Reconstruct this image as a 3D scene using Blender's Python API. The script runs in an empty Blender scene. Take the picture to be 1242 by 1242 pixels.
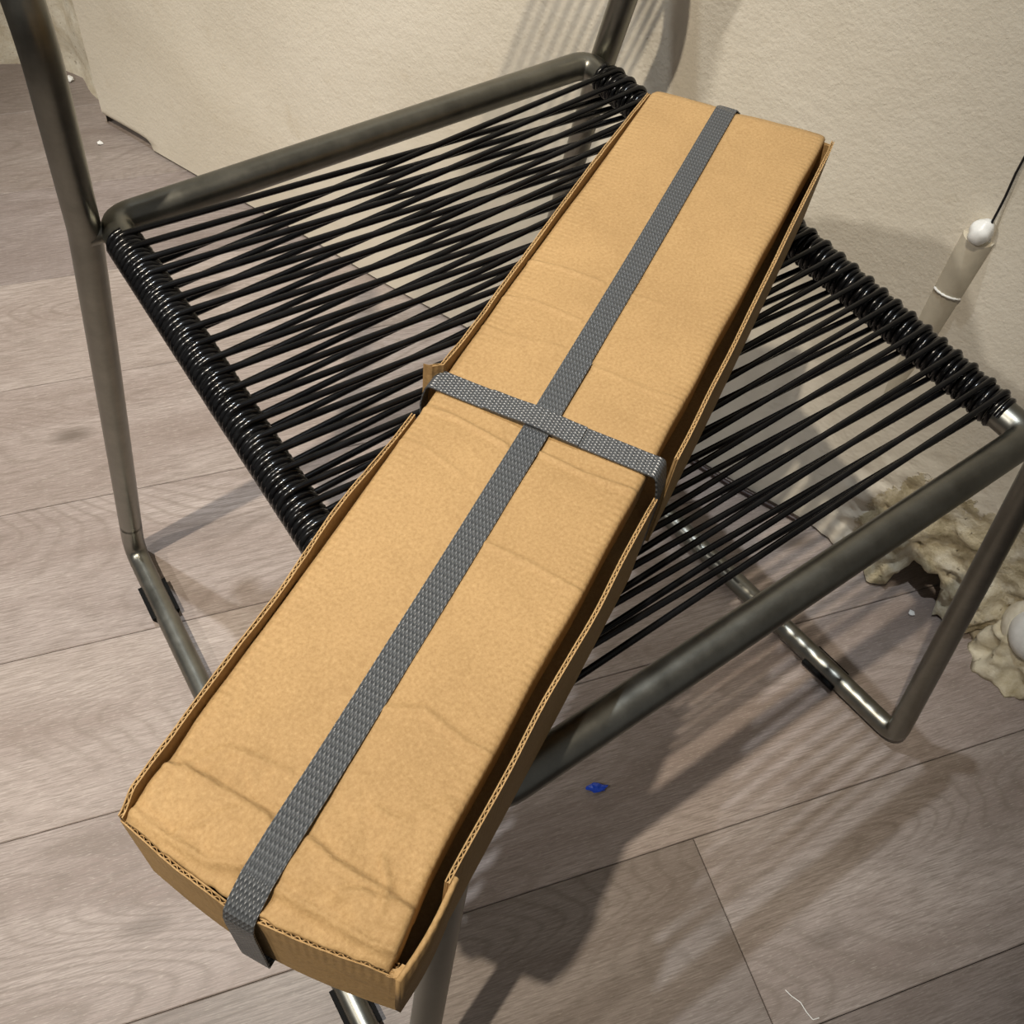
import bpy, bmesh, math, random
from mathutils import Vector, Matrix, noise
random.seed(7)
PI = math.pi
scene = bpy.context.scene
COL = scene.collection

# ------------------------------------------------------------------ camera
CAM = Vector((-0.3102, -0.5263, 0.8823))
RX = Vector((0.809358, -0.580064, 0.092008))
RY = Vector((0.435036, 0.697351, 0.569601))
RZ = Vector((-0.394566, -0.420985, 0.816755))
cd = bpy.data.cameras.new('camera')
cd.lens = 35.9615; cd.sensor_width = 36.0; cd.clip_start = 0.01
cam = bpy.data.objects.new('camera', cd)
COL.objects.link(cam)
M = Matrix((RX, RY, RZ)).transposed().to_4x4()
M.translation = CAM
cam.matrix_world = M
scene.camera = cam

# ------------------------------------------------------------------ world, lamps, exposure
wd = bpy.data.worlds.new('world'); scene.world = wd; wd.use_nodes = True
bg = wd.node_tree.nodes['Background']
bg.inputs[0].default_value = (1.0, 0.98, 0.95, 1); bg.inputs[1].default_value = 0.18

def spot(name, loc, aim, watts, col, cone, blend, rad):
    l = bpy.data.lights.new(name, 'SPOT'); l.energy = watts; l.color = col
    l.spot_size = math.radians(cone); l.spot_blend = blend; l.shadow_soft_size = rad
    o = bpy.data.objects.new(name, l); COL.objects.link(o); o.location = loc
    o.rotation_euler = (Vector(aim) - Vector(loc)).to_track_quat('-Z', 'Y').to_euler()
    return o
spot('warm_ceiling_spot', (-1.02, -0.515, 2.8), (-0.22, 0.02, 0.3), 350, (1.0, 0.89, 0.73), 36, 0.9, 0.02)
spot('cool_ceiling_spot', (-0.30, 0.17, 2.8), (-0.14, 0.06, 0.2), 180, (0.86, 0.93, 1.0), 42, 0.9, 0.02)
spot('added_wall_fill', (-2.3, 0.05, 2.45), (0.12, 0.35, 0.4), 160, (1.0, 0.96, 0.90), 44, 0.9, 0.05)  # unseen fill lamp, added to brighten the wall

vs = scene.view_settings
vs.view_transform = 'Standard'; vs.look = 'None'; vs.exposure = -0.20; vs.gamma = 1.0
vs.use_curve_mapping = False

# ------------------------------------------------------------------ helpers
def lin(h):
    h = h.lstrip('#'); out = []
    for i in (0, 2, 4):
        c = int(h[i:i+2], 16) / 255
        out.append(c / 12.92 if c <= 0.04045 else ((c + 0.055) / 1.055) ** 2.4)
    return (*out, 1.0)

class NT:
    def __init__(s, name):
        s.m = bpy.data.materials.new(name); s.m.use_nodes = True
        s.t = s.m.node_tree; s.b = s.t.nodes['Principled BSDF']
    def n(s, typ, **kw):
        nd = s.t.nodes.new(typ)
        for k, v in kw.items():
            if k.startswith('i_'): nd.inputs[k[2:].replace('_', ' ')].default_value = v
            else: setattr(nd, k, v)
        return nd
    def l(s, a, b): s.t.links.new(a, b)
    def math(s, op, a, b=None, c=None):
        nd = s.t.nodes.new('ShaderNodeMath'); nd.operation = op
        for i, x in enumerate((a, b, c)):
            if x is None: continue
            if isinstance(x, (int, float)): nd.inputs[i].default_value = x
            else: s.l(x, nd.inputs[i])
        return nd.outputs[0]
    def noise(s, vec, scale, detail=3, rough=0.5, dist=0.0):
        nd = s.n('ShaderNodeTexNoise'); nd.inputs['Scale'].default_value = scale
        nd.inputs['Detail'].default_value = detail; nd.inputs['Roughness'].default_value = rough
        nd.inputs['Distortion'].default_value = dist
        if vec is not None: s.l(vec, nd.inputs['Vector'])
        return nd.outputs['Fac']
    def mapping(s, vec, sc):
        nd = s.n('ShaderNodeMapping'); nd.inputs['Scale'].default_value = sc; s.l(vec, nd.inputs[0]); return nd.outputs[0]
    def ramp(s, fac, stops):
        nd = s.n('ShaderNodeValToRGB'); e = nd.color_ramp.elements
        while len(e) < len(stops): e.new(0.5)
        for k, (p, c) in zip(e, stops): k.position = p; k.color = c
        s.l(fac, nd.inputs[0]); return nd.outputs[0]
    def mix(s, fac, a, b, typ='MIX'):
        nd = s.n('ShaderNodeMix', data_type='RGBA', blend_type=typ)
        for i, x in ((0, fac), (6, a), (7, b)):
            if isinstance(x, (int, float)): nd.inputs[i].default_value = x
            elif isinstance(x, tuple): nd.inputs[i].default_value = x
            else: s.l(x, nd.inputs[i])
        return nd.outputs[2]
    def bump(s, h, strength, dist, prev=None):
        nd = s.n('ShaderNodeBump'); nd.inputs['Strength'].default_value = strength
        nd.inputs['Distance'].default_value = dist; s.l(h, nd.inputs['Height'])
        if prev is not None: s.l(prev, nd.inputs['Normal'])
        return nd.outputs[0]
    def coord(s, w='Object'):
        return s.n('ShaderNodeTexCoord').outputs[w]
    def set(s, **kw):
        for k, v in kw.items():
            inp = s.b.inputs[k.replace('_', ' ')]
            if hasattr(v, 'is_linked') or isinstance(v, bpy.types.NodeSocket): s.l(v, inp)
            else: inp.default_value = v
        return s.m

def mk(name, verts, faces, mat, parent=None, smooth=False, uvs=None):
    me = bpy.data.meshes.new(name); me.from_pydata([tuple(v) for v in verts], [], faces)
    if smooth: me.polygons.foreach_set('use_smooth', [True] * len(me.polygons))
    if uvs:
        ul = me.uv_layers.new(name='UVMap')
        for lp in me.loops: ul.data[lp.index].uv = uvs[lp.vertex_index]
    me.update()
    if mat: me.materials.append(mat)
    o = bpy.data.objects.new(name, me); COL.objects.link(o)
    if parent: o.parent = parent
    return o

def empty(name, loc=(0, 0, 0)):
    o = bpy.data.objects.new(name, None); COL.objects.link(o); o.location = loc
    o.empty_display_size = 0.05; return o
def tag(o, label=None, cat=None, group=None, kind=None):
    for k, v in (('label', label), ('category', cat), ('group', group), ('kind', kind)):
        if v: o[k] = v
    return o

def tube_geo(path, r, sides=12, caps=True):
    """swept round tube; r may be a list"""
    P = [Vector(p) for p in path]; n = len(P)
    R = r if isinstance(r, (list, tuple)) else [r] * n
    T = []
    for i in range(n):
        t = P[min(i + 1, n - 1)] - P[max(i - 1, 0)]; T.append(t.normalized())
    a = Vector((0, 0, 1)) if abs(T[0].z) < 0.9 else Vector((1, 0, 0))
    N = (a - T[0] * a.dot(T[0])).normalized()
    V, F = [], []
    for i in range(n):
        if i:
            N = (N - T[i] * N.dot(T[i])).normalized()
        B = T[i].cross(N)
        for k in range(sides):
            an = 2 * PI * k / sides
            V.append(P[i] + (N * math.cos(an) + B * math.sin(an)) * R[i])
    for i in range(n - 1):
        for k in range(sides):
            k2 = (k + 1) % sides
            F.append((i * sides + k, i * sides + k2, (i + 1) * sides + k2, (i + 1) * sides + k))
    if caps:
        q = len(V); V += [v.copy() for v in V[:sides]] + [v.copy() for v in V[(n - 1) * sides:n * sides]]
        F.append(tuple(q + k for k in range(sides - 1, -1, -1))); F.append(tuple(q + sides + k for k in range(sides)))
    return V, F
def tube(name, path, r, mat, parent=None, sides=12, caps=True):
    V, F = tube_geo(path, r, sides, caps)
    return mk(name, V, F, mat, parent, True)

def fillet(pts, rad, seg=8):
    P = [Vector(p) for p in pts]; out = [P[0]]
    for i in range(1, len(P) - 1):
        a = (P[i - 1] - P[i]); b = (P[i + 1] - P[i]); rr = rad[i - 1] if isinstance(rad, list) else rad
        la, lb = a.length, b.length; a.normalize(); b.normalize()
        ang = a.angle(b); d = min(rr / math.tan(ang / 2), la * .45, lb * .45)
        A, Bp = P[i] + a * d, P[i] + b * d
        for k in range(seg + 1):
            t = k / seg
            out.append(A.lerp(P[i], t).lerp(P[i].lerp(Bp, t), t))
    out.append(P[-1]); return out
def dense(path, step):
    out = [Vector(path[0])]
    for a, b in zip(path, path[1:]):
        a, b = Vector(a), Vector(b); n = max(1, int((b - a).length / step))
        for k in range(1, n + 1): out.append(a.lerp(b, k / n))
    return out

# ------------------------------------------------------------------ materials
def m_wood():
    s = NT('greige_oak_laminate')
    info = s.n('ShaderNodeObjectInfo'); co = s.coord('Object')
    off = s.n('ShaderNodeVectorMath', operation='MULTIPLY_ADD')
    comb = s.n('ShaderNodeCombineXYZ'); s.l(info.outputs['Random'], comb.inputs[0]); s.l(info.outputs['Random'], comb.inputs[1])
    off.inputs[1].default_value = (37.0, 11.0, 0)
    s.l(comb.outputs[0], off.inputs[0]); s.l(co, off.inputs[2]); v = off.outputs[0]
    # cathedral figure: contour lines of a stretched noise
    v1 = s.mapping(v, (1.5, 7.0, 1)); f1 = s.noise(v1, 1.0, 1.5, 0.4, 0.15)
    rings = s.math('SINE', s.math('MULTIPLY', f1, 300.0))
    rings = s.math('MULTIPLY_ADD', rings, 0.5, 0.5); rings = s.math('POWER', rings, 4.0)
    ff = s.ramp(s.noise(s.mapping(v, (3.0, 11, 1)), 1.0, 4, 0.65), [(0.38, (0.05, 0.05, 0.05, 1)), (0.62, (0.75, 0.75, 0.75, 1))])
    fine = s.noise(s.mapping(v, (42.0, 820.0, 1)), 1.0, 3, 0.6)
    fine2 = s.noise(s.mapping(v, (140.0, 1300.0, 1)), 1.0, 2, 0.6)
    broad = s.noise(s.mapping(v, (3.5, 14.0, 1)), 1.0, 3, 0.6, 0.4)
    c = s.ramp(broad, [(0.30, lin('877972')), (0.52, lin('9c908a')), (0.74, lin('ada29c'))])
    c = s.mix(s.math('MULTIPLY', rings, s.math('MULTIPLY', ff, 0.62)), c, lin('72665c'))
    c = s.mix(s.ramp(fine, [(0.36, (0.72, 0.72, 0.72, 1)), (0.60, (0, 0, 0, 1))]), c, lin('776c64'))
    c = s.mix(s.ramp(fine2, [(0.56, (0, 0, 0, 1)), (0.78, (0.45, 0.45, 0.45, 1))]), c, lin('cbc3b9'))
    # knots
    vor = s.n('ShaderNodeTexVoronoi'); vor.inputs['Scale'].default_value = 1.0; s.l(s.mapping(v, (4.2, 9.5, 1)), vor.inputs['Vector'])
    kn = s.ramp(vor.outputs['Distance'], [(0.03, (0.8, 0.8, 0.8, 1)), (0.13, (0, 0, 0, 1))])
    c = s.mix(kn, c, lin('54493f'))
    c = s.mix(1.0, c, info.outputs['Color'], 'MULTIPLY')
    h = s.math('ADD', s.math('MULTIPLY', fine, 0.6), s.math('MULTIPLY', rings, -0.25))
    nb = s.bump(h, 0.35, 0.0006)
    rg = s.math('MULTIPLY_ADD', fine, 0.18, 0.42)
    return s.set(Base_Color=c, Roughness=rg, Normal=nb, Specular_IOR_Level=0.35)

def m_wall():
    s = NT('cream_wall_paint'); co = s.coord('Object')
    big = s.noise(co, 4.0, 4, 0.6); mid = s.noise(co, 26, 4, 0.6)
    c = s.ramp(big, [(0.35, lin('cdc4b2')), (0.65, lin('d8d0c0'))])
    c = s.mix(s.ramp(mid, [(0.62, (0, 0, 0, 1)), (0.8, (0.35, 0.35, 0.35, 1))]), c, lin('b3a488'))
    st = s.noise(co, 300, 2, 0.5); st2 = s.noise(co, 90, 3, 0.5)
    sp = s.ramp(s.noise(co, 330, 2, 0.5), [(0.62, (0, 0, 0, 1)), (0.75, (1, 1, 1, 1))])
    h = s.math('ADD', s.math('MULTIPLY', st, 0.5), s.math('MULTIPLY', st2, 0.7))
    h = s.math('ADD', h, s.math('MULTIPLY', sp, 0.12))
    nb_ = s.bump(h, 0.40, 0.0019)
    at_ = s.n('ShaderNodeAttribute', attribute_name='plaster'); pf = at_.outputs['Fac']
    brk = s.noise(co, 48, 6, 0.65)
    k = s.ramp(s.math('ADD', pf, s.math('MULTIPLY', s.math('SUBTRACT', brk, 0.5), 1.1)), [(0.47, (0, 0, 0, 1)), (0.53, (1, 1, 1, 1))])
    f2 = s.noise(co, 34, 7, 0.7, 0.4)
    pc = s.ramp(f2, [(0.30, lin('8f8262')), (0.48, lin('bfb294')), (0.68, lin('dcd4c0'))])
    pit = s.ramp(s.noise(co, 110, 3, 0.6), [(0.27, (1, 1, 1, 1)), (0.34, (0, 0, 0, 1))])
    pc = s.mix(s.math('MULTIPLY', pit, 0.7), pc, lin('4a3d2a'))
    c = s.mix(k, c, pc)
    rough_h = s.math('MULTIPLY', s.math('ADD', s.noise(co, 95, 8, 0.72), s.math('MULTIPLY', pit, -0.3)), k)
    nb_ = s.bump(s.math('ADD', rough_h, s.math('MULTIPLY', k, -0.15)), 0.7, 0.0045, nb_)
    return s.set(Base_Color=c, Roughness=0.62, Normal=nb_, Specular_IOR_Level=0.3)

def m_plaster(name, a, b, dist=0.004):
    s = NT(name); co = s.coord('Object')
    f = s.noise(co, 38, 6, 0.65, 0.3)
    c = s.ramp(f, [(0.32, lin(a)), (0.62, lin(b))])
    pits = s.ramp(s.noise(co, 120, 3, 0.6), [(0.28, (1, 1, 1, 1)), (0.36, (0, 0, 0, 1))])
    c = s.mix(s.math('MULTIPLY', pits, 0.6), c, lin('6b5b40'))
    h = s.math('ADD', s.noise(co, 85, 8, 0.72), s.math('MULTIPLY', pits, -0.25))
    return s.set(Base_Color=c, Roughness=0.8, Normal=s.bump(h, 0.6, dist))

def m_steel(name, base, rough):
    s = NT(name); co = s.coord('Object')
    n1 = s.noise(co, 45, 5, 0.65); n2 = s.noise(co, 600, 2, 0.5)
    c = s.ramp(n1, [(0.3, lin(base)), (0.7, tuple(min(1, x * 1.35) for x in lin(base)[:3]) + (1,))])
    scr = s.ramp(s.noise(s.mapping(co, (90, 30, 400)), 1.0, 2, 0.5), [(0.80, (0, 0, 0, 1)), (0.84, (0.5, 0.5, 0.5, 1))])
    c = s.mix(scr, c, lin('c9c6bd'))
    r = s.math('MULTIPLY_ADD', n1, 0.22, rough - 0.08)
    return s.set(Base_Color=c, Metallic=1.0, Roughness=r, Normal=s.bump(n2, 0.05, 0.0004))

def m_cord():
    s = NT('black_vinyl_cord'); co = s.coord('Object')
    n = s.noise(co, 55, 4, 0.65)
    c = s.ramp(n, [(0.4, lin('050506')), (0.75, lin('101011'))])
    r = s.math('MULTIPLY_ADD', n, 0.16, 0.14)
    return s.set(Base_Color=c, Roughness=r, Specular_IOR_Level=0.42)

def m_card(name='brown_cardboard', tint=1.0):
    s = NT(name); co = s.coord('UV'); ob = s.coord('Object')
    big = s.noise(ob, 16, 4, 0.6); fib = s.noise(s.mapping(ob, (1, 1, 1)), 680, 3, 0.65); mid = s.noise(ob, 90, 4, 0.6, 0.5)
    c = s.ramp(big, [(0.32, lin('987a51')), (0.68, lin('a38459'))])
    c = s.mix(s.ramp(fib, [(0.34, (0.38, 0.38, 0.38, 1)), (0.52, (0, 0, 0, 1))]), c, lin('82643d'))
    c = s.mix(s.ramp(fib, [(0.54, (0, 0, 0, 1)), (0.74, (0.28, 0.28, 0.28, 1))]), c, lin('c0a173'))
    c = s.mix(s.ramp(mid, [(0.64, (0, 0, 0, 1)), (0.82, (0.25, 0.25, 0.25, 1))]), c, lin('7a5831'))
    # faint ribs of the corrugation (flutes run across the box)
    sep = s.n('ShaderNodeSeparateXYZ'); s.l(co, sep.inputs[0])
    rib = s.math('SINE', s.math('MULTIPLY', sep.outputs[0], 2 * PI / 0.0034))
    ribm = s.ramp(s.noise(s.mapping(co, (30, 60, 1)), 1.0, 3, 0.6), [(0.42, (0, 0, 0, 1)), (0.75, (1, 1, 1, 1))])
    edge = s.ramp(s.math('ABSOLUTE', s.math('SUBTRACT', sep.outputs[1], 0.056)), [(0.038, (0, 0, 0, 1)), (0.050, (1, 1, 1, 1))])
    ribm = s.math('ADD', s.math('MULTIPLY', ribm, 0.35), edge)
    rib = s.math('MULTIPLY', rib, ribm)
    wr = s.noise(ob, 38, 4, 0.5, 0.2); wr = s.math('ABSOLUTE', s.math('SUBTRACT', wr, 0.5))
    h = s.math('ADD', s.math('MULTIPLY', fib, 0.30), s.math('MULTIPLY', rib, 0.20))
    b = s.bump(h, 0.45, 0.0010); b = s.bump(wr, 0.34, 0.004, b)
    return s.set(Base_Color=c, Roughness=0.72, Normal=b, Specular_IOR_Level=0.25)

def m_strap():
    s = NT('grey_embossed_strapping'); co = s.coord('UV')
    sep = s.n('ShaderNodeSeparateXYZ'); s.l(co, sep.inputs[0]); u, v = sep.outputs[0], sep.outputs[1]
    a = s.math('SINE', s.math('ADD', s.math('MULTIPLY', u, 2 * PI / 0.0064), s.math('MULTIPLY', v, 2 * PI / 0.0034)))
    b = s.math('SINE', s.math('SUBTRACT', s.math('MULTIPLY', u, 2 * PI / 0.0064), s.math('MULTIPLY', v, 2 * PI / 0.0034)))
    h = s.math('MULTIPLY', a, b); hp = s.math('ABSOLUTE', h)
    n = s.noise(s.coord('Object'), 60, 3, 0.6)
    c = s.ramp(h, [(0.0, lin('414345')), (0.6, lin('56585a'))])
    r = s.math('MULTIPLY_ADD', n, 0.15, 0.25)
    return s.set(Base_Color=c, Roughness=r, Normal=s.bump(hp, 0.55, 0.0010), Specular_IOR_Level=0.55)

def m_plain(name, col, rough=0.5, spec=0.5):
    s = NT(name); n = s.noise(s.coord('Object'), 90, 4, 0.6)
    c0 = lin(col); c = s.ramp(n, [(0.3, tuple(x * 0.85 for x in c0[:3]) + (1,)), (0.7, c0)])
    return s.set(Base_Color=c, Roughness=rough, Specular_IOR_Level=spec, Normal=s.bump(n, 0.15, 0.001))

WOOD = m_wood(); WALL = m_wall()
PLASTER = m_plaster('crumbling_plaster', 'b3a584', 'dad1ba')
PLASTER2 = m_plaster('pale_rough_plaster', 'c3b79e', 'dfd8c6', 0.003)
STEEL = m_steel('raw_steel_tube', '787770', 0.33)
CORD = m_cord(); CARD = m_card(); STRAP = m_strap()
RUBBER = m_plain('black_rubber', '0a0a0a', 0.85, 0.2)
DARK = m_plain('dark_underlay', '2a211c', 0.9, 0.1)
SILI = m_plain('white_silicone', 'eeeeea', 0.35)
PIPEM = m_plain('painted_pipe', 'c6bda9', 0.4)
BLACKC = m_plain('black_cable', '0e0d0d', 0.4)
BROWNC = m_plain('brown_cable', '2d1a14', 0.5)
BLUE = m_plain('blue_plastic', '2450d0', 0.15)
WHITEP = m_plain('white_enamel', 'e9e8e4', 0.3)

# ------------------------------------------------------------------ floor of laminate planks
PA = 2.8460; PO = -0.4282; PW = 0.1670; PL = 1.29
pd = Vector((math.cos(PA), math.sin(PA), 0)); pn = Vector((-math.sin(PA), math.cos(PA), 0))
fl_v = [(-3.2, -3.2, -.03), (3.2, -3.2, -.03), (3.2, 3.2, -.03), (-3.2, 3.2, -.03),
        (-3.2, -3.2, -.0085), (3.2, -3.2, -.0085), (3.2, 3.2, -.0085), (-3.2, 3.2, -.0085)]
floor = mk('floor', fl_v, [(3, 2, 1, 0), (4, 5, 6, 7), (0, 1, 5, 4), (1, 2, 6, 5), (2, 3, 7, 6), (3, 0, 4, 7)], DARK)
tag(floor, 'greyish brown oak laminate floor laid in diagonal planks', kind='structure')
def plank_mesh(L, W):
    g, bv, t = 0.0003, 0.0008, 0.008
    x, y = L / 2 - g, W / 2 - g; V = []
    for (xx, yy, z) in ((x, y, -t), (x, y, -bv), (x - bv, y - bv, 0)):
        V += [(-xx, -yy, z), (xx, -yy, z), (xx, yy, z), (-xx, yy, z)]
    F = [(8, 9, 10, 11), (3, 2, 1, 0)]
    for b in (0, 4):
        for k in range(4): F.append((b + k, b + (k + 1) % 4, b + 4 + (k + 1) % 4, b + 4 + k))
    me = bpy.data.meshes.new('plank'); me.from_pydata(V, [], F); me.update(); me.materials.append(WOOD); return me
PM = plank_mesh(PL, PW)
jd = Vector((0.0247, -0.5189, 0)).dot(pd)          # the end joint in view, row 5
stag = {5: 0.0, 4: 0.52, 6: 0.60, 3: 0.56, 2: 0.62, 1: 0.66, 0: 0.60, 7: 0.85, -1: 0.70, -2: 0.62, -3: 0.25, -4: 0.75}
tones = {}
rt = random.Random(3)
for row in range(-9, 13):
    st = jd + stag.get(row, rt.random()) * PL
    for k in range(-2, 2):
        c0 = st + (k + 0.5) * PL
        o = bpy.data.objects.new('plank', PM); COL.objects.link(o); o.parent = floor
        p = pd * c0 + pn * (PO + (row + 0.5) * PW)
        o.location = p; o.rotation_euler = (0, 0, PA)
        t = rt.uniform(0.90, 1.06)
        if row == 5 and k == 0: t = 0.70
        if row == 6: t = 0.72  # shade on the lower right floor put into the plank tone
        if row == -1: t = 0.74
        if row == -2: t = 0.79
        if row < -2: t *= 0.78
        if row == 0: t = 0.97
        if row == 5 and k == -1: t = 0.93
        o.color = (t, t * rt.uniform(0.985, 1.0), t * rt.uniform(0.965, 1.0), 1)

# ------------------------------------------------------------------ walls
WA = 1.9192; WO = -0.2693
ww = Vector((math.cos(WA), math.sin(WA), 0)); wm = Vector((-math.sin(WA), math.cos(WA), 0))
def wp(s, off, z): return wm * (WO + off) + ww * s + Vector((0, 0, z))
def smooth(a, b, x):
    t = max(0, min(1, (x - a) / (b - a))); return t * t * (3 - 2 * t)
def wall_off(s, z):
    # the base right of the chair crumbles: lumps, a broken hollow
    k = smooth(-0.36, -0.44, s) * smooth(0.20, 0.02, z)
    o = k * (0.010 + 0.016 * noise.noise(Vector((s * 34, z * 34, 1.3))) + 0.009 * noise.noise(Vector((s * 90, z * 90, 4.0))))
    o += 0.0025 * noise.noise(Vector((s * 7, z * 7, 9.0)))
    o += 0.012 * math.exp(-((s + 0.455) / 0.022) ** 2 - (z / 0.05) ** 2)
    o += 0.018 * math.exp(-((s + 0.545) / 0.03) ** 2 - ((z - 0.01) / 0.055) ** 2)
    # broken plaster hollow in the shape of an arch
    e = ((s + 0.495) / 0.024) ** 2 + (max(z, 0) / 0.042) ** 2
    o -= 0.055 * smooth(1.25, 0.75, e)
    # lower left corner chipped away in two steps
    if z < 0.03:
        o -= 0.012 * smooth(0.60, 0.62, s) * smooth(0.018, 0.010, z)
    return o
ss = []
s = -2.2
while s < 0.6895:
    ss.append(s)
    s += 0.0045 if -0.62 < s < -0.34 else (0.012 if s > -0.9 else 0.05)
ss.append(0.69)
zs = []
z = 0.004
while z < 2.5:
    zs.append(z); z += 0.0042 if z < 0.19 else (0.02 if z < 0.7 else 0.15)
zs.append(2.5)
V = [wp(a, wall_off(a, b), b) for a in ss for b in zs]; nz = len(zs)
F = [(i * nz + j, i * nz + j + 1, (i + 1) * nz + j + 1, (i + 1) * nz + j) for i in range(len(ss) - 1) for j in range(nz - 1)]
nb = len(V)
V += [wp(ss[0], -.12, 0), wp(ss[-1], -.12, 0), wp(ss[-1], -.12, 2.5), wp(ss[0], -.12, 2.5)]
F.append((nb, nb + 1, nb + 2, nb + 3))
wall_r = mk('wall_right', V, F, WALL, None, True)
pa_ = wall_r.data.attributes.new('plaster', 'FLOAT', 'POINT')
for i_, v_ in enumerate(wall_r.data.vertices):
    sv = v_.co.dot(ww)
    pa_.data[i_].value = smooth(0.22, 0.07, v_.co.z) * smooth(-0.375, -0.45, sv)
tag(wall_r, 'cream painted wall with stippled texture behind the chair', kind='structure')
# the rough return and the far wall at the left
base = [(0.0225, 0.7420), (0.0330, 0.79), (0.0335, 0.8538), (0.0159, 0.8950), (-0.0328, 0.9238), (-0.0522, 0.9338), (-0.6, 1.215), (-2.2, 2.04)]
names = [('wall_return', base[:4], PLASTER2, 'short rough plaster return at the wall end'), ('wall_left', base[3:], PLASTER2, 'pale rough plaster wall in the far left corner')]
for nm, bs, mt, lb in names:
    V, F = [], []
    pts = dense([Vector((x, y, 0)) for x, y in bs], 0.012 if nm == 'wall_return' else 0.04)
    zz = [0.0] + [0.012 * k for k in range(1, 40)] + [0.6, 1.0, 2.5]
    for i, p in enumerate(pts):
        d = (pts[min(i + 1, len(pts) - 1)] - pts[max(i - 1, 0)]).normalized(); nn = Vector((-d.y, d.x, 0))
        for zc in zz:
            a = 0 if (i == 0 and nm == 'wall_return') else 0.007 * noise.noise(Vector((p.x * 22, p.y * 22, zc * 18)))
            V.append(p + nn * a + Vector((0, 0, zc)))
    n2 = len(zz)
    for i in range(len(pts) - 1):
        for j in range(n2 - 1): F.append((i * n2 + j, i * n2 + j + 1, (i + 1) * n2 + j + 1, (i + 1) * n2 + j))
    nb = len(V); back = Vector((0.35, 0.35, 0))
    V += [pts[0] + back, pts[-1] + back, pts[-1] + back + Vector((0, 0, 2.5)), pts[0] + back + Vector((0, 0, 2.5))]
    F.append((nb, nb + 1, nb + 2, nb + 3))
    tag(mk(nm, V, F, mt, None, True), lb, kind='structure')

# painted pipe in the wall with a silicone plug and a thin cable above
pipe = empty('wall_pipe', wp(-0.372, 0, 0.0))
tag(pipe, 'cream painted pipe half sunk in the wall with a white sealant plug', 'pipe')
def rel(o, pts): return [Vector(p) - o.location for p in pts]
tube('pipe_tube', rel(pipe, [wp(-0.373, -0.0175, 0.12), wp(-0.373, -0.0075, 0.29), wp(-0.3715, -0.002, 0.395)]), 0.0125, PIPEM, pipe, 24)
ring = []
for k in range(15):
    a = PI * 0.16 + PI * 0.68 * k / 14
    ring.append(wp(-0.3722 + 0.0127 * math.cos(a), -0.0045 + 0.0127 * math.sin(a), 0.338 + 0.003 * math.sin(a)))
tube('sealant_ring', rel(pipe, ring), [0.0006 + 0.0006 * abs(math.sin(k * 1.3)) for k in range(15)], SILI, pipe, 8)
bm = bmesh.new(); bmesh.ops.create_icosphere(bm, subdivisions=3, radius=1)
for v in bm.verts:
    v.co = Vector((v.co.x * 0.0092, v.co.y * 0.0085, v.co.z * 0.0105)) * (1 + 0.16 * noise.noise(v.co * 1.7)) + wp(-0.3708, 0.009, 0.406) - pipe.location
me = bpy.data.meshes.new('sealant_plug'); bm.to_mesh(me); bm.free(); me.materials.append(SILI)
me.polygons.foreach_set('use_smooth', [True] * len(me.polygons))
o = bpy.data.objects.new('sealant_plug', me); COL.objects.link(o); o.parent = pipe
cab = [wp(-0.3745, 0.010, 0.410), wp(-0.3738, 0.0050, 0.424), wp(-0.3730, 0.0032, 0.436), wp(-0.371, 0.003, 0.455), wp(-0.3695, 0.003, 0.50), wp(-0.367, 0.003, 0.62), wp(-0.36, 0.003, 1.2), wp(-0.36, 0.003, 2.4)]
c = tube('wall_cable', cab, 0.0010, BLACKC, None, 8)
tag(c, 'thin black cable running up the wall from the white plug', 'cable')
# raised plaster ridge the cable is bedded in
# brown cable lying along the wall foot
cb = [wp(sx, 0.006 + 0.0015 * math.sin(sx * 40), 0.0032) for sx in [-0.195 - 0.012 * k for k in range(15)]]
tag(tube('floor_cable', cb, 0.0030, BROWNC, None, 8), 'dark brown cable lying along the foot of the wall behind the seat', 'cable')

# white stub pipe with a plaster mound at the right edge
stub = empty('pipe_stub', wp(-0.612, 0.014, 0)); tag(stub, 'white enamel pipe end set in a plaster mound at the wall foot', 'pipe')
V, F = [], []
NR, NK = 26, 72
for i in range(NR + 1):
    t = i / NR
    for k in range(NK):
        a = 2 * PI * k / NK
        r = 0.050 * (1 - t) + 0.018 * t
        r *= 1 + 0.30 * noise.noise(Vector((math.cos(a) * 2.1, math.sin(a) * 2.1, t * 2.6))) + 0.16 * noise.noise(Vector((math.cos(a) * 5, math.sin(a) * 5, t * 7)))
        zc = 0.052 * math.sin(t * PI / 2) + 0.006 * noise.noise(Vector((math.cos(a) * 3, math.sin(a) * 3, t * 4)))
        V.append((r * math.cos(a), r * math.sin(a), max(0, zc) if i else 0))
for i in range(NR):
    for k in range(NK): F.append((i * NK + k, i * NK + (k + 1) % NK, (i + 1) * NK + (k + 1) % NK, (i + 1) * NK + k))
F.append(tuple(range(NK - 1, -1, -1))); F.append(tuple(NR * NK + k for k in range(NK)))
mk('plaster_mound', V, F, PLASTER, stub, True)
sb = [ww * 0.004 + wm * (0.010 + d_) + Vector((0, 0, 0.058 + d_ * 0.5)) for d_ in (-0.02, 0.0, 0.012, 0.018, 0.021, 0.022)]
tube('pipe_body', sb, [0.027, 0.027, 0.026, 0.021, 0.012, 0.002], WHITEP, stub, 28)
sc = [ww * 0.004 + wm * (0.010 + d_) + Vector((0, 0, 0.058 + d_ * 0.5)) for d_ in (-0.02, -0.004, 0.000, 0.002)]
tube('pipe_collar', sc, [0.034, 0.034, 0.032, 0.028], PLASTER2, stub, 28)

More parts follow.
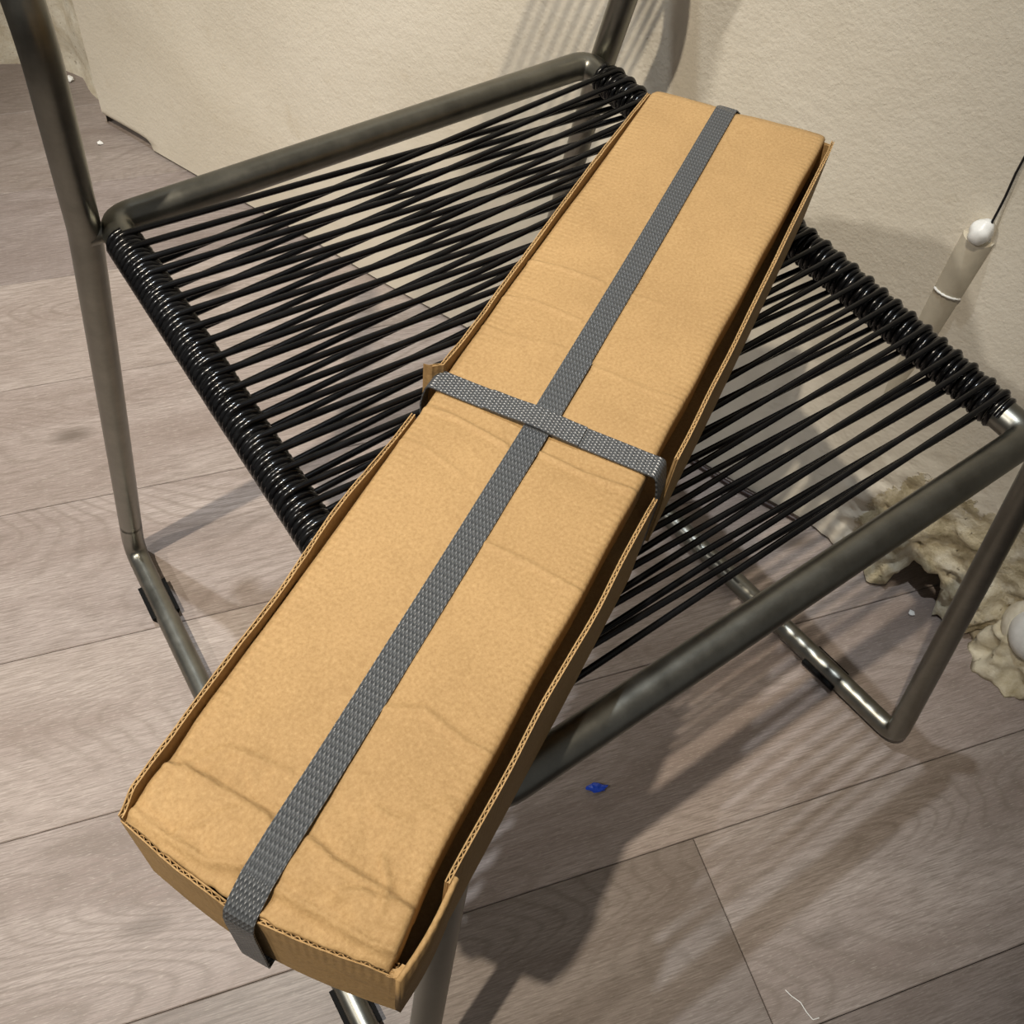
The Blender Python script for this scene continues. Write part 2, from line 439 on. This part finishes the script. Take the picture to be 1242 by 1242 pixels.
# ------------------------------------------------------------------ chair
HR, HF = 0.4516, 0.4416
XR, XF, DY = 0.18525, 0.1949, -0.4181
TR, RR_ = 0.0100, 0.0078          # bars, wrapped rails
CR = 0.0020                       # cord radius
chair = empty('cord_chair', (0, -0.2, 0))
tag(chair, 'steel tube chair with a seat of stretched black vinyl cords', 'chair')
off = -chair.location
def cpart(name, path, r, mat, sides=14, parent=None, caps=True):
    V, F = tube_geo([Vector(p) + off for p in path], r, sides, caps)
    return mk(name, V, F, mat, parent or chair, True)
def rail_pt(side, t):            # side -1 left, +1 right ; t 0 rear .. 1 front
    return Vector((side * (XR + (XF - XR) * t), DY * t, HR + (HF - HR) * t))
EL = 0.03
# front and rear bar with elbows running into the side rails
cpart('rear_bar', dense(fillet([rail_pt(-1, EL / .418), rail_pt(-1, 0), rail_pt(1, 0), rail_pt(1, EL / .418)], 0.022), 0.03), TR, STEEL, 20)
cpart('front_bar', dense(fillet([rail_pt(-1, 1 - EL / .418), rail_pt(-1, 1), rail_pt(1, 1), rail_pt(1, 1 - EL / .418)], 0.022), 0.03), TR, STEEL, 20)
for sd in (-1, 1):
    rail = cpart('side_rail', [rail_pt(sd, EL / .418 * .8), rail_pt(sd, 1 - EL / .418 * .8)], RR_, STEEL, 14)
    # cord wound round the rail
    a, b = rail_pt(sd, 0.048), rail_pt(sd, 0.952); ax = (b - a).normalized(); Ln = (b - a).length
    pitch = 0.0041; turns = Ln / pitch; seg = 16; path = []
    e1 = Vector((0, 0, 1)); e1 = (e1 - ax * e1.dot(ax)).normalized(); e2 = ax.cross(e1)
    for k in range(int(turns * seg) + 1):
        an = 2 * PI * k / seg
        rr = RR_ + CR + 0.00012 * noise.noise(Vector((k * 0.021, sd * 5.0, 0)))
        path.append(a + ax * (Ln * k / (turns * seg)) + (e1 * math.cos(an) + e2 * math.sin(an)) * rr)
    cpart('cord_winding', path, CR * 1.04, CORD, 7, rail)
    # side frame: rear upright, rear leg, floor runner, front leg
    xu, xb, xft, xfb = sd * 0.2018, sd * 0.2300, sd * 0.2150, sd * 0.2684
    zr = 0.0130
    d1 = (Vector((xu, 0.0, HR)) - Vector((xb, 0.0832, zr))).normalized(); p1 = Vector((xb, 0.0832, zr))
    d2 = (Vector((xft, -0.4235, HF + 0.004)) - Vector((xfb, -0.4769, zr))).normalized(); p2 = Vector((xfb, -0.4769, zr))
    up = fillet([p1 + d1 * 0.05, (xu, 0.0, HR), (xu, -0.026, 0.585), (xu * 1.0, -0.002, 0.70), (xu, 0.045, 0.85)], [0.2, 0.12, 0.3], 8)
    cpart('back_upright', up, TR, STEEL, 18)
    run = fillet([p1 + d1 * 0.055, p1, p2, p2 + d2 * 0.05], [0.034, 0.014], 8)
    runner = cpart('floor_runner', dense(run, 0.05), TR, STEEL, 18)
    cpart('front_leg', [p2 + d2 * 0.045, (xft, -0.4235, HF + 0.004)], [TR, 0.0086], STEEL, 18)
    cpart('weld_joint', [rail_pt(sd, 0.015) - Vector((sd * 0.004, 0, 0)), Vector((xu, -0.004, HR - 0.001))], 0.0062, STEEL, 12)
    cpart('weld_joint', [rail_pt(sd, 0.985) - Vector((sd * 0.004, 0, 0)), Vector((xft, -0.4235, HF - 0.002))], 0.0062, STEEL, 12)
    # rubber glides clipped under the runner
    for t0 in (0.115, 0.845):
        V, F = [], []
        pA = Vector((xb, 0.0832, zr)); pB = Vector((xfb, -0.4769, zr)); dr = (pB - pA).normalized(); c0 = pA.lerp(pB, t0)
        lt = dr.cross(Vector((0, 0, 1))).normalized()
        prof = []
        for k in range(13):
            an = PI + PI * k / 12
            prof.append((math.cos(an) * 0.0132, math.sin(an) * 0.0128))
        for k in range(12, -1, -1):
            an = PI + PI * k / 12
            prof.append((math.cos(an) * 0.0098, math.sin(an) * 0.0098))
        for e in (-0.019, 0.019):
            for (px, pz) in prof: V.append(c0 + dr * e + lt * px + Vector((0, 0, pz + 0.0005)) + off)
        n = len(prof)
        for k in range(n): F.append((k, (k + 1) % n, n + (k + 1) % n, n + k))
        for k in range(12):
            F.append((k, n - 1 - k, n - 2 - k, k + 1)); F.append((n + k, n + k + 1, 2 * n - 2 - k, 2 * n - 1 - k))
        mk('rubber_glide', V, F, RUBBER, runner)

def arc(c, ax_a, ax_b, r, a0, a1, n=6):
    return [c + ax_a * (r * math.cos(a0 + (a1 - a0) * k / n)) + ax_b * (r * math.sin(a0 + (a1 - a0) * k / n)) for k in range(n + 1)]
X_, Z_ = Vector((1, 0, 0)), Vector((0, 0, 1))
NC = 30
rc = random.Random(11)
for i in range(NC):
    for fam in (0, 1):
        t = 0.062 + (0.938 - 0.062) * (i + 0.5 * fam) / (NC - 0.5)
        j = rc.uniform(-0.0022, 0.0022); jj = rc.uniform(-0.0022, 0.0022)
        cl, cr = rail_pt(-1, t + j), rail_pt(1, t + jj)
        rl, rr = RR_ + CR * 1.9, RR_ + CR * 2.7
        def lead(c, r0, r1, a0, a1, n=7):       # from inside the winding out to the tangent
            return [c + X_ * ((r0 + (r1 - r0) * smooth(0, 1, k / n)) * math.cos(a0 + (a1 - a0) * k / n)) +
                    Z_ * ((r0 + (r1 - r0) * smooth(0, 1, k / n)) * math.sin(a0 + (a1 - a0) * k / n)) for k in range(n + 1)]
        ri = RR_ + CR * 0.9
        if fam == 0:      # over the left rail, under the right one
            path = lead(cl, ri, rl, PI * 0.85, PI * 0.46) + lead(cr, ri, rr, -PI * 0.1, -PI * 0.54)[::-1]
        else:             # under the left rail, over the right one
            path = lead(cl, ri, rl, -PI * 0.85, -PI * 0.46) + lead(cr, ri, rr, PI * 0.12, PI * 0.54)[::-1]
        cpart('seat_cord', path, CR, CORD, 8)
# backrest cords between the uprights (above the picture, they throw the wall shadows)
for i in range(12):
    zc = 0.655 + i * 0.0145
    yy = -0.026 + (zc - 0.585) * 0.21 if zc < 0.70 else -0.002 + (zc - 0.70) * 0.313
    q = [Vector((-0.205, yy - 0.0105, zc)), Vector((-0.1, yy - 0.008, zc)), Vector((0.1, yy - 0.008, zc)), Vector((0.205, yy - 0.0105, zc))]
    cpart('back_cord', q, CR, CORD, 6)

# ------------------------------------------------------------------ parcel
ZT = 0.530
cFL, cFR, cNR, cNL = Vector((0.1200, -0.1285)), Vector((0.1890, -0.2230)), Vector((-0.2745, -0.4712)), Vector((-0.3270, -0.3730))
def zbot(x): return 0.4605 + (x + 0.19) / 0.38 * 0.0050
def B(u, v): return cFL * ((1 - u) * (1 - v)) + cFR * ((1 - u) * v) + cNL * (u * (1 - v)) + cNR * (u * v)
def B3(u, v, z): q = B(u, v); return Vector((q.x, q.y, z))
LU, LV = 0.512, 0.116
box = empty('cardboard_parcel', (-0.073, -0.3, 0.4615))
tag(box, 'long flat brown cardboard box bound with grey strapping on the chair seat', 'box')
bo = -box.location
def bmk(name, V, F, mat, parent=None, smooth_=False, uvs=None):
    return mk(name, [Vector(v) + bo for v in V], F, mat, parent or box, smooth_, uvs)

def corrugated(name, pts, nrm, zb, zt, t=0.0019, pitch=0.0031, per=8, parent=None):
    """sheet of corrugated board along pts (xy), bottom/top heights as functions of arc parameter"""
    P = [Vector((p[0], p[1], 0)) for p in pts]
    cum = [0]
    for a, b in zip(P, P[1:]): cum.append(cum[-1] + (b - a).length)
    L = cum[-1]; N = max(6, int(L / pitch * per)); V, F, UV = [], [], []
    def at(d):
        for i in range(len(P) - 1):
            if d <= cum[i + 1] + 1e-9:
                f = (d - cum[i]) / (cum[i + 1] - cum[i]); return P[i].lerp(P[i + 1], f), Vector(nrm(i, f)).to_3d()
        return P[-1], Vector(nrm(len(P) - 2, 1)).to_3d()
    for layer in range(3):
        base_i = len(V)
        for k in range(N + 1):
            d = L * k / N; p, n = at(d); f = d / L
            th = 0.0005
            if layer == 0: o = 0.0
            elif layer == 1: o = t - th
            else: o = t / 2 - th / 2 + (t / 2 - th) * math.sin(2 * PI * d / pitch); th = 0.00045
            z0, z1 = zb(f), zt(f) + 0.0006 * noise.noise(Vector((d * 90, layer * 3.1, 7 + L * 50))) - (0.0004 if layer == 2 else 0)
            wv = n * (0.0010 * noise.noise(Vector((d * 22, L * 31, 2))))
            for (oo, zz, lean) in ((o, z0, 0), (o + th, z0, 0), (o + th, z1, 1), (o, z1, 1)):
                V.append(p + n * oo + wv * lean + Vector((0, 0, zz))); UV.append((d, zz - 0.4))
        for k in range(N):
            b = base_i + k * 4
            for q in range(4):
                q2 = (q + 1) % 4; F.append((b + q, b + 4 + q, b + 4 + q2, b + q2))
        F.append((base_i, base_i + 1, base_i + 2, base_i + 3)); e = base_i + N * 4; F.append((e + 3, e + 2, e + 1, e))
    return bmk(name, V, F, CARD, parent, False, UV)

right_n = Vector((0.472, -0.8815)); left_n = -right_n
near_n = Vector((-0.8815, -0.472)); far_n = -near_n
tray = bmk('tray_bottom', [B3(u, v, zbot(B(u, v).x) + dz) for dz in (0, 0.003) for (u, v) in ((0, 0), (0, 1), (1, 1), (1, 0))],
           [(0, 1, 2, 3), (7, 6, 5, 4), (0, 4, 5, 1), (1, 5, 6, 2), (2, 6, 7, 3), (3, 7, 4, 0)], CARD)
def zb_pts(pts):
    return lambda f: zbot(pts[0][0] + (pts[-1][0] - pts[0][0]) * f)
def edge(v, u0, u1, n=12, bulge=0.0, nn=None):
    out = []
    for k in range(n + 1):
        u = u0 + (u1 - u0) * k / n; q = B(u, v)
        if nn is not None: q = q + nn * (bulge * math.sin(PI * u))
        out.append((q.x, q.y))
    return out
GU0, GU1 = 0.545, 0.598           # slot for the cross strap
# right side wall, far and near piece
pts = edge(1, 0.004, GU0 - 0.004, bulge=0.004, nn=right_n)
corrugated('side_panel', pts, lambda i, f: -right_n, zb_pts(pts), lambda f: ZT - 0.006 * smooth(0.10, 0.0, f) - 0.0015 * math.sin(f * 9))
pts = edge(1, GU1 - 0.012, 0.940, bulge=0.004, nn=right_n)
corrugated('side_panel', pts, lambda i, f: -right_n, zb_pts(pts), lambda f: ZT + 0.0005 - 0.003 * smooth(0.06, 0.0, f))
# left side wall, far and near piece
pts = edge(0, 0.004, GU0 - 0.008)
pts += [(pts[-1][0] - 0.004 + left_n.x * 0.003, pts[-1][1] - 0.001 + left_n.y * 0.003), (pts[-1][0] - 0.004 + left_n.x * 0.0065, pts[-1][1] - 0.002 + left_n.y * 0.0065)]
corrugated('side_panel', pts, lambda i, f: -left_n, zb_pts(pts), lambda f: ZT - 0.0075 * smooth(0.35, 0, f) + 0.002 * smooth(0.9, 1.0, f))
pts = edge(0, GU1 - 0.006, 0.9985)
corrugated('side_panel', pts, lambda i, f: -left_n, zb_pts(pts), lambda f: ZT - 0.0050 * smooth(0.28, 0.0, f) - 0.007 * smooth(0.95, 1.0, f))
# near end wall: slightly bowed outwards, a second flap folded inside it
def end_pts(u, v0, v1, bow, nn):
    out = []
    for k in range(17):
        v = v0 + (v1 - v0) * k / 16; q = B(u, v) + nn * (bow * math.sin(PI * v))
        out.append((q.x, q.y))
    return out
def znear(f): return 0.5190 - 0.0045 * math.exp(-((f - 0.455) / 0.065) ** 2) + 0.0008 * math.sin(f * 23) + 0.0014 * noise.noise(Vector((f * 19, 3, 1))) - 0.0035 * smooth(0.9, 1, f)
pts = end_pts(1.0, 0.0, 1.0, 0.006, near_n)
corrugated('end_panel', pts, lambda i, f: -near_n, zb_pts(pts), znear)
pts = end_pts(0.9925, 0.03, 0.97, 0.006, near_n)
corrugated('end_flap', pts, lambda i, f: -near_n, lambda f: 0.47, lambda f: znear(f) - 0.0012 - 0.0009 * math.sin(f * 14))
pts = end_pts(0.0, 0.0, 1.0, 0.003, far_n)
corrugated('end_panel', pts, lambda i, f: -far_n, zb_pts(pts), lambda f: 0.5205 - 0.002 * math.exp(-((f - 0.45) / 0.08) ** 2))
# corner wraps at the near end
def corner(u, v, sx, nA, nB):
    q = B(u, v); V, F = [], []
    n = 8
    for k in range(n + 1):
        a = k / n * PI / 2
        for rr in (0.0058, 0.0030):
            for (zz) in (zbot(q.x), 0.5165 + (0.006 if sx < 0 else 0.0) * (1 - k / n)):
                d = (nA * math.cos(a) + nB * math.sin(a)) * rr
                c = q - nA * 0.0052 - nB * 0.0052
                V.append(Vector((c.x + d.x, c.y + d.y, zz)))
    for k in range(n):
        b = k * 4
        F += [(b, b + 4, b + 5, b + 1), (b + 3, b + 7, b + 6, b + 2), (b + 1, b + 5, b + 7, b + 3), (b + 2, b + 6, b + 4, b)]
    F += [(0, 1, 3, 2), (n * 4 + 2, n * 4 + 3, n * 4 + 1, n * 4)]
    bmk('corner_fold', V, F, CARD, None, False, [(v_.x, v_.z - 0.4) for v_ in V])
corner(1.0, 0.0, -1, left_n, near_n)
corner(1.0, 1.0, 1, right_n, near_n)

V, F = [], []
nF = 14
for k in range(nF + 1):
    f = k / nF; u_ = 0.934 + 0.0665 * f; q = B(u_, 1.0) + right_n * (0.004 * math.sin(PI * min(1, u_)) + 0.0004 + 0.0012 * math.sin(PI * f))
    zt_ = ZT + 0.0006 - 0.0115 * smooth(0.0, 1.0, f) ** 0.8
    lean = right_n * (0.0016 * (1 - f))
    for (o_, z_, l_) in ((0, zbot(q.x), 0), (0.0003, (zbot(q.x) + zt_) / 2, 0.3), (0, zt_ - 0.0012, 1), (-0.0008, zt_, 1), (-0.0020, zt_ - 0.0004, 1), (-0.0024, zbot(q.x), 0)):
        p_ = q + right_n * o_ + lean * l_
        V.append(Vector((p_.x, p_.y, z_ + 0.0005 * noise.noise(Vector((f * 6, z_ * 300, 2))))))
for k in range(nF):
    for j in range(6):
        j2 = (j + 1) % 6; F.append((k * 6 + j, (k + 1) * 6 + j, (k + 1) * 6 + j2, k * 6 + j2))
F.append((0, 1, 2, 3, 4, 5)); F.append(tuple(nF * 6 + j for j in (5, 4, 3, 2, 1, 0)))
bmk('corner_flap', V, F, CARD, None, True, [(v_.x, v_.z - 0.4) for v_ in V])

# lid panel with creases, its skirts tucked inside the walls
CRE = [  # (polyline in world xy is made from these image-independent u,v pairs), amplitude, width
]
def uv_of(x, y):
    u, v = 0.5, 0.5
    for _ in range(12):
        q = B(u, v); e = Vector((x, y)) - q
        du = (cNL - cFL) * (1 - v) + (cNR - cFR) * v; dv = (cFR - cFL) * (1 - u) + (cNR - cNL) * u
        det = du.x * dv.y - du.y * dv.x
        u += (e.x * dv.y - e.y * dv.x) / det; v += (du.x * e.y - du.y * e.x) / det
    return u, v
CREASES = [([Vector((-0.0416, -0.2157)), Vector((-0.0281, -0.2306)), Vector((-0.0150, -0.2515))], 0.0007, 0.0012, 0),
 ([Vector((-0.0681, -0.2312)), Vector((-0.0543, -0.2446)), Vector((-0.0418, -0.2672))], 0.0006, 0.0012, 0),
 ([Vector((-0.0106, -0.2617)), Vector((0.0011, -0.2788))], 0.0005, 0.0012, 0),
 ([Vector((-0.1402, -0.2699)), Vector((-0.1301, -0.2840)), Vector((-0.1185, -0.3112))], 0.001, 0.0014, 0),
 ([Vector((-0.1094, -0.3196)), Vector((-0.0988, -0.3424)), Vector((-0.0822, -0.3669))], 0.001, 0.0014, 0),
 ([Vector((-0.1581, -0.3472)), Vector((-0.1464, -0.3699)), Vector((-0.1358, -0.3953))], 0.0007, 0.0014, 0),
 ([Vector((-0.3098, -0.3604)), Vector((-0.3002, -0.3711)), Vector((-0.2928, -0.3854)), Vector((-0.2845, -0.4022))], 0.0008, 0.0012, -0.0012),
 ([Vector((-0.2997, -0.3700)), Vector((-0.2850, -0.3724)), Vector((-0.2710, -0.3928))], 0.0006, 0.0016, 0),
 ([Vector((-0.2765, -0.4169)), Vector((-0.2739, -0.4284)), Vector((-0.2657, -0.4439)), Vector((-0.2581, -0.4613))], 0.0008, 0.0013, -0.0008),
 ([Vector((-0.2780, -0.4384)), Vector((-0.2714, -0.4416)), Vector((-0.2658, -0.4503)), Vector((-0.2584, -0.4617))], 0.0008, 0.0016, -0.0005),
 ([Vector((-0.2942, -0.4245)), Vector((-0.2852, -0.4411)), Vector((-0.2773, -0.4572)), Vector((-0.2692, -0.4661))], 0.0012, 0.0018, 0),
 ([Vector((-0.3235, -0.3708)), Vector((-0.3165, -0.3882)), Vector((-0.3088, -0.4034)), Vector((-0.2990, -0.4121))], 0.0012, 0.0018, 0),
 ([Vector((-0.2392, -0.3835)), Vector((-0.2186, -0.3985)), Vector((-0.2131, -0.4178)), Vector((-0.2048, -0.4309))], 0.0007, 0.0018, 0),
 ([Vector((-0.2594, -0.4352)), Vector((-0.2624, -0.4448)), Vector((-0.2695, -0.4512))], 0.0006, 0.0015, 0),
 ([Vector((-0.2531, -0.4205)), Vector((-0.2494, -0.4282)), Vector((-0.2298, -0.4326))], 0.0005, 0.0016, 0),
 ([Vector((-0.3125, -0.3892)), Vector((-0.3055, -0.3905)), Vector((-0.2920, -0.3944))], 0.0006, 0.0015, 0),
 ([Vector((-0.0593, -0.2871)), Vector((-0.0416, -0.3222)), Vector((-0.0268, -0.3412))], 0.0004, 0.0013, 0),
 ([Vector((-0.0903, -0.2337)), Vector((-0.0808, -0.2554)), Vector((-0.0613, -0.2765))], 0.0004, 0.0013, 0),
 ([Vector((-0.1607, -0.2789)), Vector((-0.1501, -0.2963)), Vector((-0.1453, -0.3152))], 0.0004, 0.0013, 0),
 ]
def seg_d(p, a, b):
    ab = b - a; t = max(0, min(1, (p - a).dot(ab) / max(1e-9, ab.dot(ab)))); q = a + ab * t
    side = ab.x * (p.y - a.y) - ab.y * (p.x - a.x)
    return (p - q).length, (1 if side > 0 else -1)
def lid_h(u, v):
    q = B(u, v); p = Vector((q.x, q.y)); h = 0.0
    for pl, amp, wdt, stp in CREASES:
        if min(a.x for a in pl) - 0.03 > p.x or max(a.x for a in pl) + 0.03 < p.x: continue
        best = 9; sg = 1
        for a, b in zip(pl, pl[1:]):
            d, s_ = seg_d(p, a, b)
            if d < best: best, sg = d, s_
        if best < 0.03:
            h += amp * (1.4 + 0.5 * smooth(0.75, 0.95, u)) * math.exp(-(best / (wdt * 0.85)) ** 2)
            h += stp * sg * math.exp(-best / 0.010) * (1 - math.exp(-best / 0.0007))
    h += 0.0005 * noise.noise(Vector((p.x * 22, p.y * 22, 0))) + 0.00022 * noise.noise(Vector((p.x * 70, p.y * 70, 3)))
    nearw = smooth(0.80, 1.0, u)
    h += nearw * 0.0020 * noise.noise(Vector((p.x * 60, p.y * 60, 8))) + nearw * 0.0014 * abs(noise.noise(Vector((p.x * 110, p.y * 110, 2))))
    # pulled down under the two straps
    h -= 0.0016 * math.exp(-((u - 0.572) / 0.030) ** 2)
    h -= 0.0008 * math.exp(-((v - 0.46) / 0.10) ** 2)
    h -= 0.0040 * smooth(0.965, 1.0, u) ** 2 + 0.0030 * smooth(0.015, -0.004, u) ** 2
    h -= 0.0020 * smooth(0.985, 1.0, u) * math.exp(-((v - 0.46) / 0.12) ** 2)
    return h
ZL = 0.5262
def lid_v(u, s_):
    vl = 0.030 + 0.004 * math.sin(u * 11) + 0.008 * math.exp(-((u - 0.945) / 0.02) ** 2)
    vr = 0.945 - 0.004 * math.sin(PI * u) - 0.014 * smooth(0.62, 0.86, u) + 0.020 * smooth(0.93, 1.0, u) + 0.0025 * math.sin(u * 47)
    return vl + (vr - vl) * s_
NU, NV = 470, 90
V, F, UV = [], [], []
for i in range(NU + 1):
    ui = -0.0045 + 1.0015 * i / NU
    for j in range(-3, NV + 4):
        s_ = max(0, min(1, j / NV)); v_ = lid_v(ui, s_)
        kb = smooth(0.88, 1.0, ui); u2 = ui + kb * (0.0105 * math.sin(PI * v_) + 0.0020 * noise.noise(Vector((v_ * 9, 1, 5))) + 0.001 * noise.noise(Vector((v_ * 31, 1, 5))))
        q = B(u2, v_); z = ZL + lid_h(u2, v_)
        edge_k = min(s_, 1 - s_) * LV
        z -= 0.0012 * math.exp(-edge_k / 0.0015)
        ex = 0
        if j < 0: ex = -j
        if j > NV: ex = j - NV
        if ex:
            z -= (0, 0.0012, 0.007, 0.022)[ex]; sd_ = left_n if j < 0 else right_n
            q = q + sd_ * (0, 0.0007, 0.0009, 0.0004)[ex]
        V.append(Vector((q.x, q.y, z))); UV.append((ui * LU, v_ * LV))
W_ = NV + 7
for i in range(NU):
    for j in range(W_ - 1): F.append((i * W_ + j, i * W_ + j + 1, (i + 1) * W_ + j + 1, (i + 1) * W_ + j))
# end lip with thickness at the near and far edges
for (row, nn, flip) in ((NU, near_n, False), (0, far_n, True)):
    st_ = len(V)
    for j in range(W_):
        p = V[row * W_ + j]
        V.append(p + Vector((nn.x * 0.0006, nn.y * 0.0006, -0.0016))); UV.append((row / NU * LU + 0.002, j / W_ * LV))
    for j in range(W_):
        p = V[row * W_ + j]
        V.append(p + Vector((nn.x * -0.001, nn.y * -0.001, -0.006 if abs(j - W_ / 2) < W_ / 2 - 4 else -0.004))); UV.append((row / NU * LU + 0.004, j / W_ * LV))
    for j in range(W_ - 1):
        for (a, b) in ((row * W_, st_), (st_, st_ + W_)):
            f = (a + j, a + j + 1, b + j + 1, b + j); F.append(f[::-1] if flip else f)
lid = bmk('lid_panel', V, F, CARD, None, True, UV)

# strapping bands
def band(name, path, width_dir, w, t=0.0007, parent=None):
    """flat band along path, with a width direction and small thickness"""
    P = dense(path, 0.004); V, F, UV = [], [], []; d = 0
    for i, p in enumerate(P):
        tn = (P[min(i + 1, len(P) - 1)] - P[max(i - 1, 0)]).normalized()
        wv = (width_dir - tn * width_dir.dot(tn)).normalized(); n = wv.cross(tn).normalized()
        if i: d += (p - P[i - 1]).length
        for (a, b) in ((-w / 2, 0), (w / 2, 0), (w / 2, t), (-w / 2, t)):
            V.append(p + wv * a + n * b); UV.append((d, a))
    for i in range(len(P) - 1):
        for q in range(4):
            q2 = (q + 1) % 4; F.append((i * 4 + q, i * 4 + q2, (i + 1) * 4 + q2, (i + 1) * 4 + q))
    F.append((3, 2, 1, 0)); e = (len(P) - 1) * 4; F.append((e, e + 1, e + 2, e + 3))
    return bmk(name, V, F, STRAP, parent, False, UV)
SW = 0.0122
vdir = Vector((right_n.x, right_n.y, 0)); udir = Vector((near_n.x, near_n.y, 0))
LS = [(0.152, -0.1666), (0.0281, -0.2386), (-0.0729, -0.2944), (-0.1114, -0.3173), (-0.1702, -0.3519), (-0.2373, -0.3859), (-0.2915, -0.4157)]
top = []
fe = Vector((0.1600, -0.1620, 0)); ne = Vector((-0.3025, -0.4215, 0))
for k in range(60):
    f = k / 59
    x = 0.152 + (-0.2915 - 0.152) * f
    y = -0.1666 + 0.5617 * (x - 0.152) - 0.0024 * math.sin(PI * f)
    u_, v_ = uv_of(x, y); top.append(Vector((x, y, ZL + lid_h(u_, v_) + 0.0007)))
# smooth the heights so the band spans the hollows
for _ in range(10):
    zz = [p.z for p in top]
    for k in range(1, len(top) - 1): top[k].z = max(zz[k], (zz[k - 1] + zz[k + 1]) / 2)
nearx = Vector((-0.3035, -0.4217, 0)) + udir * 0.0066
farx = Vector((0.1555, -0.1765, 0)) * 0 + Vector((B(0, 0.44).x, B(0, 0.44).y, 0)) - udir * 0.0034
far_d = [Vector((farx.x, farx.y, 0.464)), Vector((farx.x, farx.y, 0.512)), Vector((farx.x, farx.y, 0.5205))]
tip = top[-1]
near_d = [Vector((tip.x, tip.y, 0)) + udir * 0.007 + Vector((0, 0, tip.z - 0.0006)), Vector((nearx.x, nearx.y, 0.5205)) - udir * 0.0042, Vector((nearx.x, nearx.y, 0.5180)) - udir * 0.0016, Vector((nearx.x, nearx.y, 0.5130)) - udir * 0.0003, Vector((nearx.x, nearx.y, 0.506)), Vector((nearx.x, nearx.y, 0.4580))]
loop = far_d + top + near_d
inner = Vector((nearx.x, nearx.y, 0.4560)) - udir * 0.004; innf = Vector((farx.x, farx.y, zbot(farx.x) - 0.0012)) + udir * 0.004
loop = loop + [Vector((inner.x, inner.y, zbot(inner.x) - 0.0012)), innf]
band('lengthwise_strap', loop, -vdir, SW)
# overlapped end of the lengthwise strap near the crossing
ov = [p + Vector((0, 0, 0.0009)) + vdir * 0.0007 for p in top if -0.098 < p.x < -0.053]
band('strap_overlap', ov, -vdir, SW)
# cross strap
cA, cBv = Vector((-0.1250, -0.2615, 0)), Vector((-0.0680, -0.3590, 0))
ct = []
for k in range(25):
    p = cA.lerp(cBv, k / 24); u_, v_ = uv_of(p.x, p.y)
    z = ZL + lid_h(u_, v_) + 0.0006 + 0.0019 * math.exp(-((v_ - 0.46) / 0.09) ** 2)
    ct.append(Vector((p.x, p.y, z)))
cl_ = cA - vdir * 0.0030; cr_ = cBv + vdir * 0.0030
cpath = [Vector((cl_.x + .001, cl_.y, 0.462)), Vector((cl_.x, cl_.y, 0.512)), Vector((cl_.x + vdir.x * .0012, cl_.y + vdir.y * .0012, 0.5195))] + ct + \
        [Vector((cr_.x - vdir.x * .0012, cr_.y - vdir.y * .0012, 0.5185)), Vector((cr_.x, cr_.y, 0.512)), Vector((cr_.x, cr_.y, 0.4590))]
cpath += [Vector((cr_.x, cr_.y, zbot(cr_.x) - 0.0026)) - vdir * 0.004, Vector((cl_.x, cl_.y, zbot(cl_.x) - 0.0026)) + vdir * 0.004]
band('cross_strap', fillet(cpath, 0.003, 4), udir, SW)
co_ = [p + Vector((0, 0, 0.0013)) + udir * 0.0005 for p in ct[6:17]]
band('strap_overlap', co_, udir, SW)

# ------------------------------------------------------------------ small litter on the floor
V, F = [], []
bm = bmesh.new(); bmesh.ops.create_icosphere(bm, subdivisions=2, radius=1)
for v in bm.verts: v.co = Vector((v.co.x * 0.0085, v.co.y * 0.0045, v.co.z * 0.0026)) * (1 + 0.55 * noise.noise(v.co * 1.6 + Vector((4, 0, 0))))
for v in bm.verts: v.co.z += 0.0024
me = bpy.data.meshes.new('plastic_shard'); bm.to_mesh(me); bm.free(); me.materials.append(BLUE)
o = bpy.data.objects.new('plastic_shard', me); COL.objects.link(o); o.location = (0.0045, -0.3570, 0); o.rotation_euler = (0, 0, -0.55)
tag(o, 'small shiny blue plastic shard on the floor right of the box', 'litter')
tag(tube('white_fibre', [(0.0292, -0.576, 0.0010), (0.0300, -0.582, 0.0012), (0.0330, -0.590, 0.0009), (0.0318, -0.598, 0.0012), (0.0322, -0.605, 0.0011), (0.0375, -0.607, 0.0009)], 0.00042, SILI, None, 6),
    'curved white fibre on a plank at the lower right', 'litter')
for (x, y, r, lb) in ((0.0166, 0.8559, 0.006, 'white plaster crumb in the far corner beside the rough wall end'), (-0.0037, 0.7041, 0.004, 'white plaster crumb on the floor near the chipped wall corner'),
                      (0.3921, -0.3946, 0.0035, 'tiny white crumb on the floor beside the broken wall hollow'), (0.425, -0.4330, 0.0045, 'white crumb on the floor between the chair leg and the plaster mound')):
    bm = bmesh.new(); bmesh.ops.create_icosphere(bm, subdivisions=1, radius=r)
    for v in bm.verts:
        v.co *= 1 + 0.5 * noise.noise(v.co * 300 + Vector((x * 50, 0, 0))); v.co.z = v.co.z * 0.5 + r * 0.5
    zmin = min(v.co.z for v in bm.verts)
    for v in bm.verts: v.co.z -= zmin
    me = bpy.data.meshes.new('plaster_crumb'); bm.to_mesh(me); bm.free(); me.materials.append(SILI)
    o = bpy.data.objects.new('plaster_crumb', me); COL.objects.link(o); o.location = (x, y, 0); tag(o, lb, 'litter')
